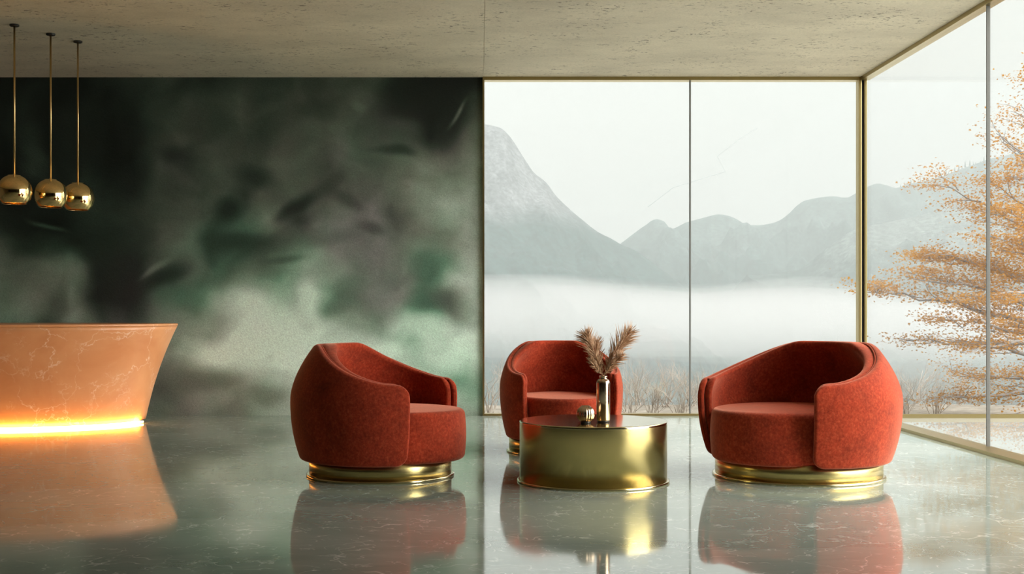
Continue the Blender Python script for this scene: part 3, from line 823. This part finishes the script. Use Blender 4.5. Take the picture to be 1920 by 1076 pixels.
# ------------------------------------------------------------------ haze and valley fog (real volumes)
tag(MB().box(-6000, 7000, 90, 4000, -160, 800).build('haze', mat_volume('mountain_haze', .00044, .525, (.915, 1.0, .99)), smooth_=False),
    'pale blue-green haze filling the air in front of the mountains', 'haze', kind='stuff')
FT = [(300, 520), (900, 527), (1000, 524), (1100, 530), (1200, 541), (1290, 548), (1400, 540), (1500, 536), (1600, 548), (1700, 566), (1800, 572), (1950, 560), (2300, 560)]
def fog(Yf, ry, zc, q, qd, dens, seed):
    rows = []; nu, nv = 36, 200
    for i in range(nu + 1):
        th = PI * i / nu; row = []
        for k in range(nv):
            a = 2 * PI * k / nv
            x, y, z = math.sin(th) * math.cos(a), math.sin(th) * math.sin(a), math.cos(th)
            X = 350 + 1500 * x
            n = noise.fractal(Vector((X / 130 + seed, y * 1.5, z)), 1, 2, 3)
            top = PZ(cinterp(FT, CX + F * X / Yf), Yf)
            rz = (top - zc) * q * (1 + .16 * n) if z > 0 else qd * (1 + .25 * n)
            row.append((X, Yf + ry * y * (1 + .12 * n), zc + rz * z))
        rows.append(row)
    return MB().quadgrid(rows, close_v=True).build('fog_bank', mat_volume('valley_fog', dens, .68, (1, 1, .995)), fix=True)
fg = tag(empty('fog_bank', (0, 0, 0)), 'thick white fog bank lying across the valley below the mountains', 'fog', kind='stuff')
for q, qd, ry, sd in ((.62, 16, 200, 1.1), (.80, 24, 215, 7.7), (.92, 32, 230, 3.9), (1.0, 40, 300, 5.2), (1.10, 50, 245, 9.4), (1.22, 62, 250, 2.6)):
    o = fog(1300, ry, -8, q, qd, .0011, sd); o.name = 'fog_layer'; o.parent = fg

# ------------------------------------------------------------------ daylight
W = bpy.data.worlds.new('overcast'); S.world = W; W.use_nodes = True
t = W.node_tree; t.nodes.clear()
tc = t.nodes.new('ShaderNodeTexCoord'); sp = t.nodes.new('ShaderNodeSeparateXYZ'); t.links.new(tc.outputs['Generated'], sp.inputs[0])
rp = t.nodes.new('ShaderNodeValToRGB'); mr = t.nodes.new('ShaderNodeMapRange'); mr.inputs['From Min'].default_value = -1
t.links.new(sp.outputs['Z'], mr.inputs['Value']); t.links.new(mr.outputs['Result'], rp.inputs['Fac'])
st = [(0.0, (.20, .20, .19)), (.49, (.40, .42, .41)), (.505, (.87, .88, .83)), (.60, (.90, .90, .86)), (.72, (.96, .96, .94)), (1.0, (1.0, 1.0, 1.0))]
e = rp.color_ramp.elements
while len(e) < len(st): e.new(.5)
for k, (p, c) in enumerate(st): e[k].position = p; e[k].color = (*c, 1)
mu = t.nodes.new('ShaderNodeMapRange'); mu.inputs['From Min'].default_value = .25; mu.inputs['From Max'].default_value = 1.0; mu.inputs['To Min'].default_value = 1.0; mu.inputs['To Max'].default_value = 3.6
t.links.new(sp.outputs['Z'], mu.inputs['Value'])
bg = t.nodes.new('ShaderNodeBackground'); ow = t.nodes.new('ShaderNodeOutputWorld')
t.links.new(rp.outputs['Color'], bg.inputs['Color']); t.links.new(mu.outputs['Result'], bg.inputs['Strength']); t.links.new(bg.outputs[0], ow.inputs[0])

sl = bpy.data.lights.new('sun', 'SUN'); sl.energy = 13.5; sl.angle = R(85); sl.color = (1.0, .97, .92)
so = bpy.data.objects.new('sun', sl); COL.objects.link(so)
so.rotation_euler = Vector((.93, -.06, .36)).to_track_quat('Z', 'Y').to_euler()

# ------------------------------------------------------------------ camera
cam = bpy.data.cameras.new('camera'); co = bpy.data.objects.new('camera', cam); COL.objects.link(co)
co.location = (0, 0, CH); co.rotation_euler = (PI / 2, 0, 0)
cam.sensor_fit = 'HORIZONTAL'; cam.sensor_width = 36; cam.lens = F / 1920 * 36
cam.shift_x = (960 - CX) / 1920; cam.shift_y = (CY - 538) / 1920
cam.clip_end = 30000; cam.clip_start = .05
S.camera = co
S.view_settings.view_transform = 'Standard'; S.view_settings.look = 'None'; S.view_settings.gamma = 1.0
S.view_settings.exposure = 0.0; S.view_settings.use_curve_mapping = False
c = S.cycles
c.use_denoising = True; c.max_bounces = 10; c.diffuse_bounces = 4; c.glossy_bounces = 5; c.transmission_bounces = 6; c.transparent_max_bounces = 16; c.volume_bounces = 2
c.caustics_reflective = True; c.sample_clamp_indirect = 8.0
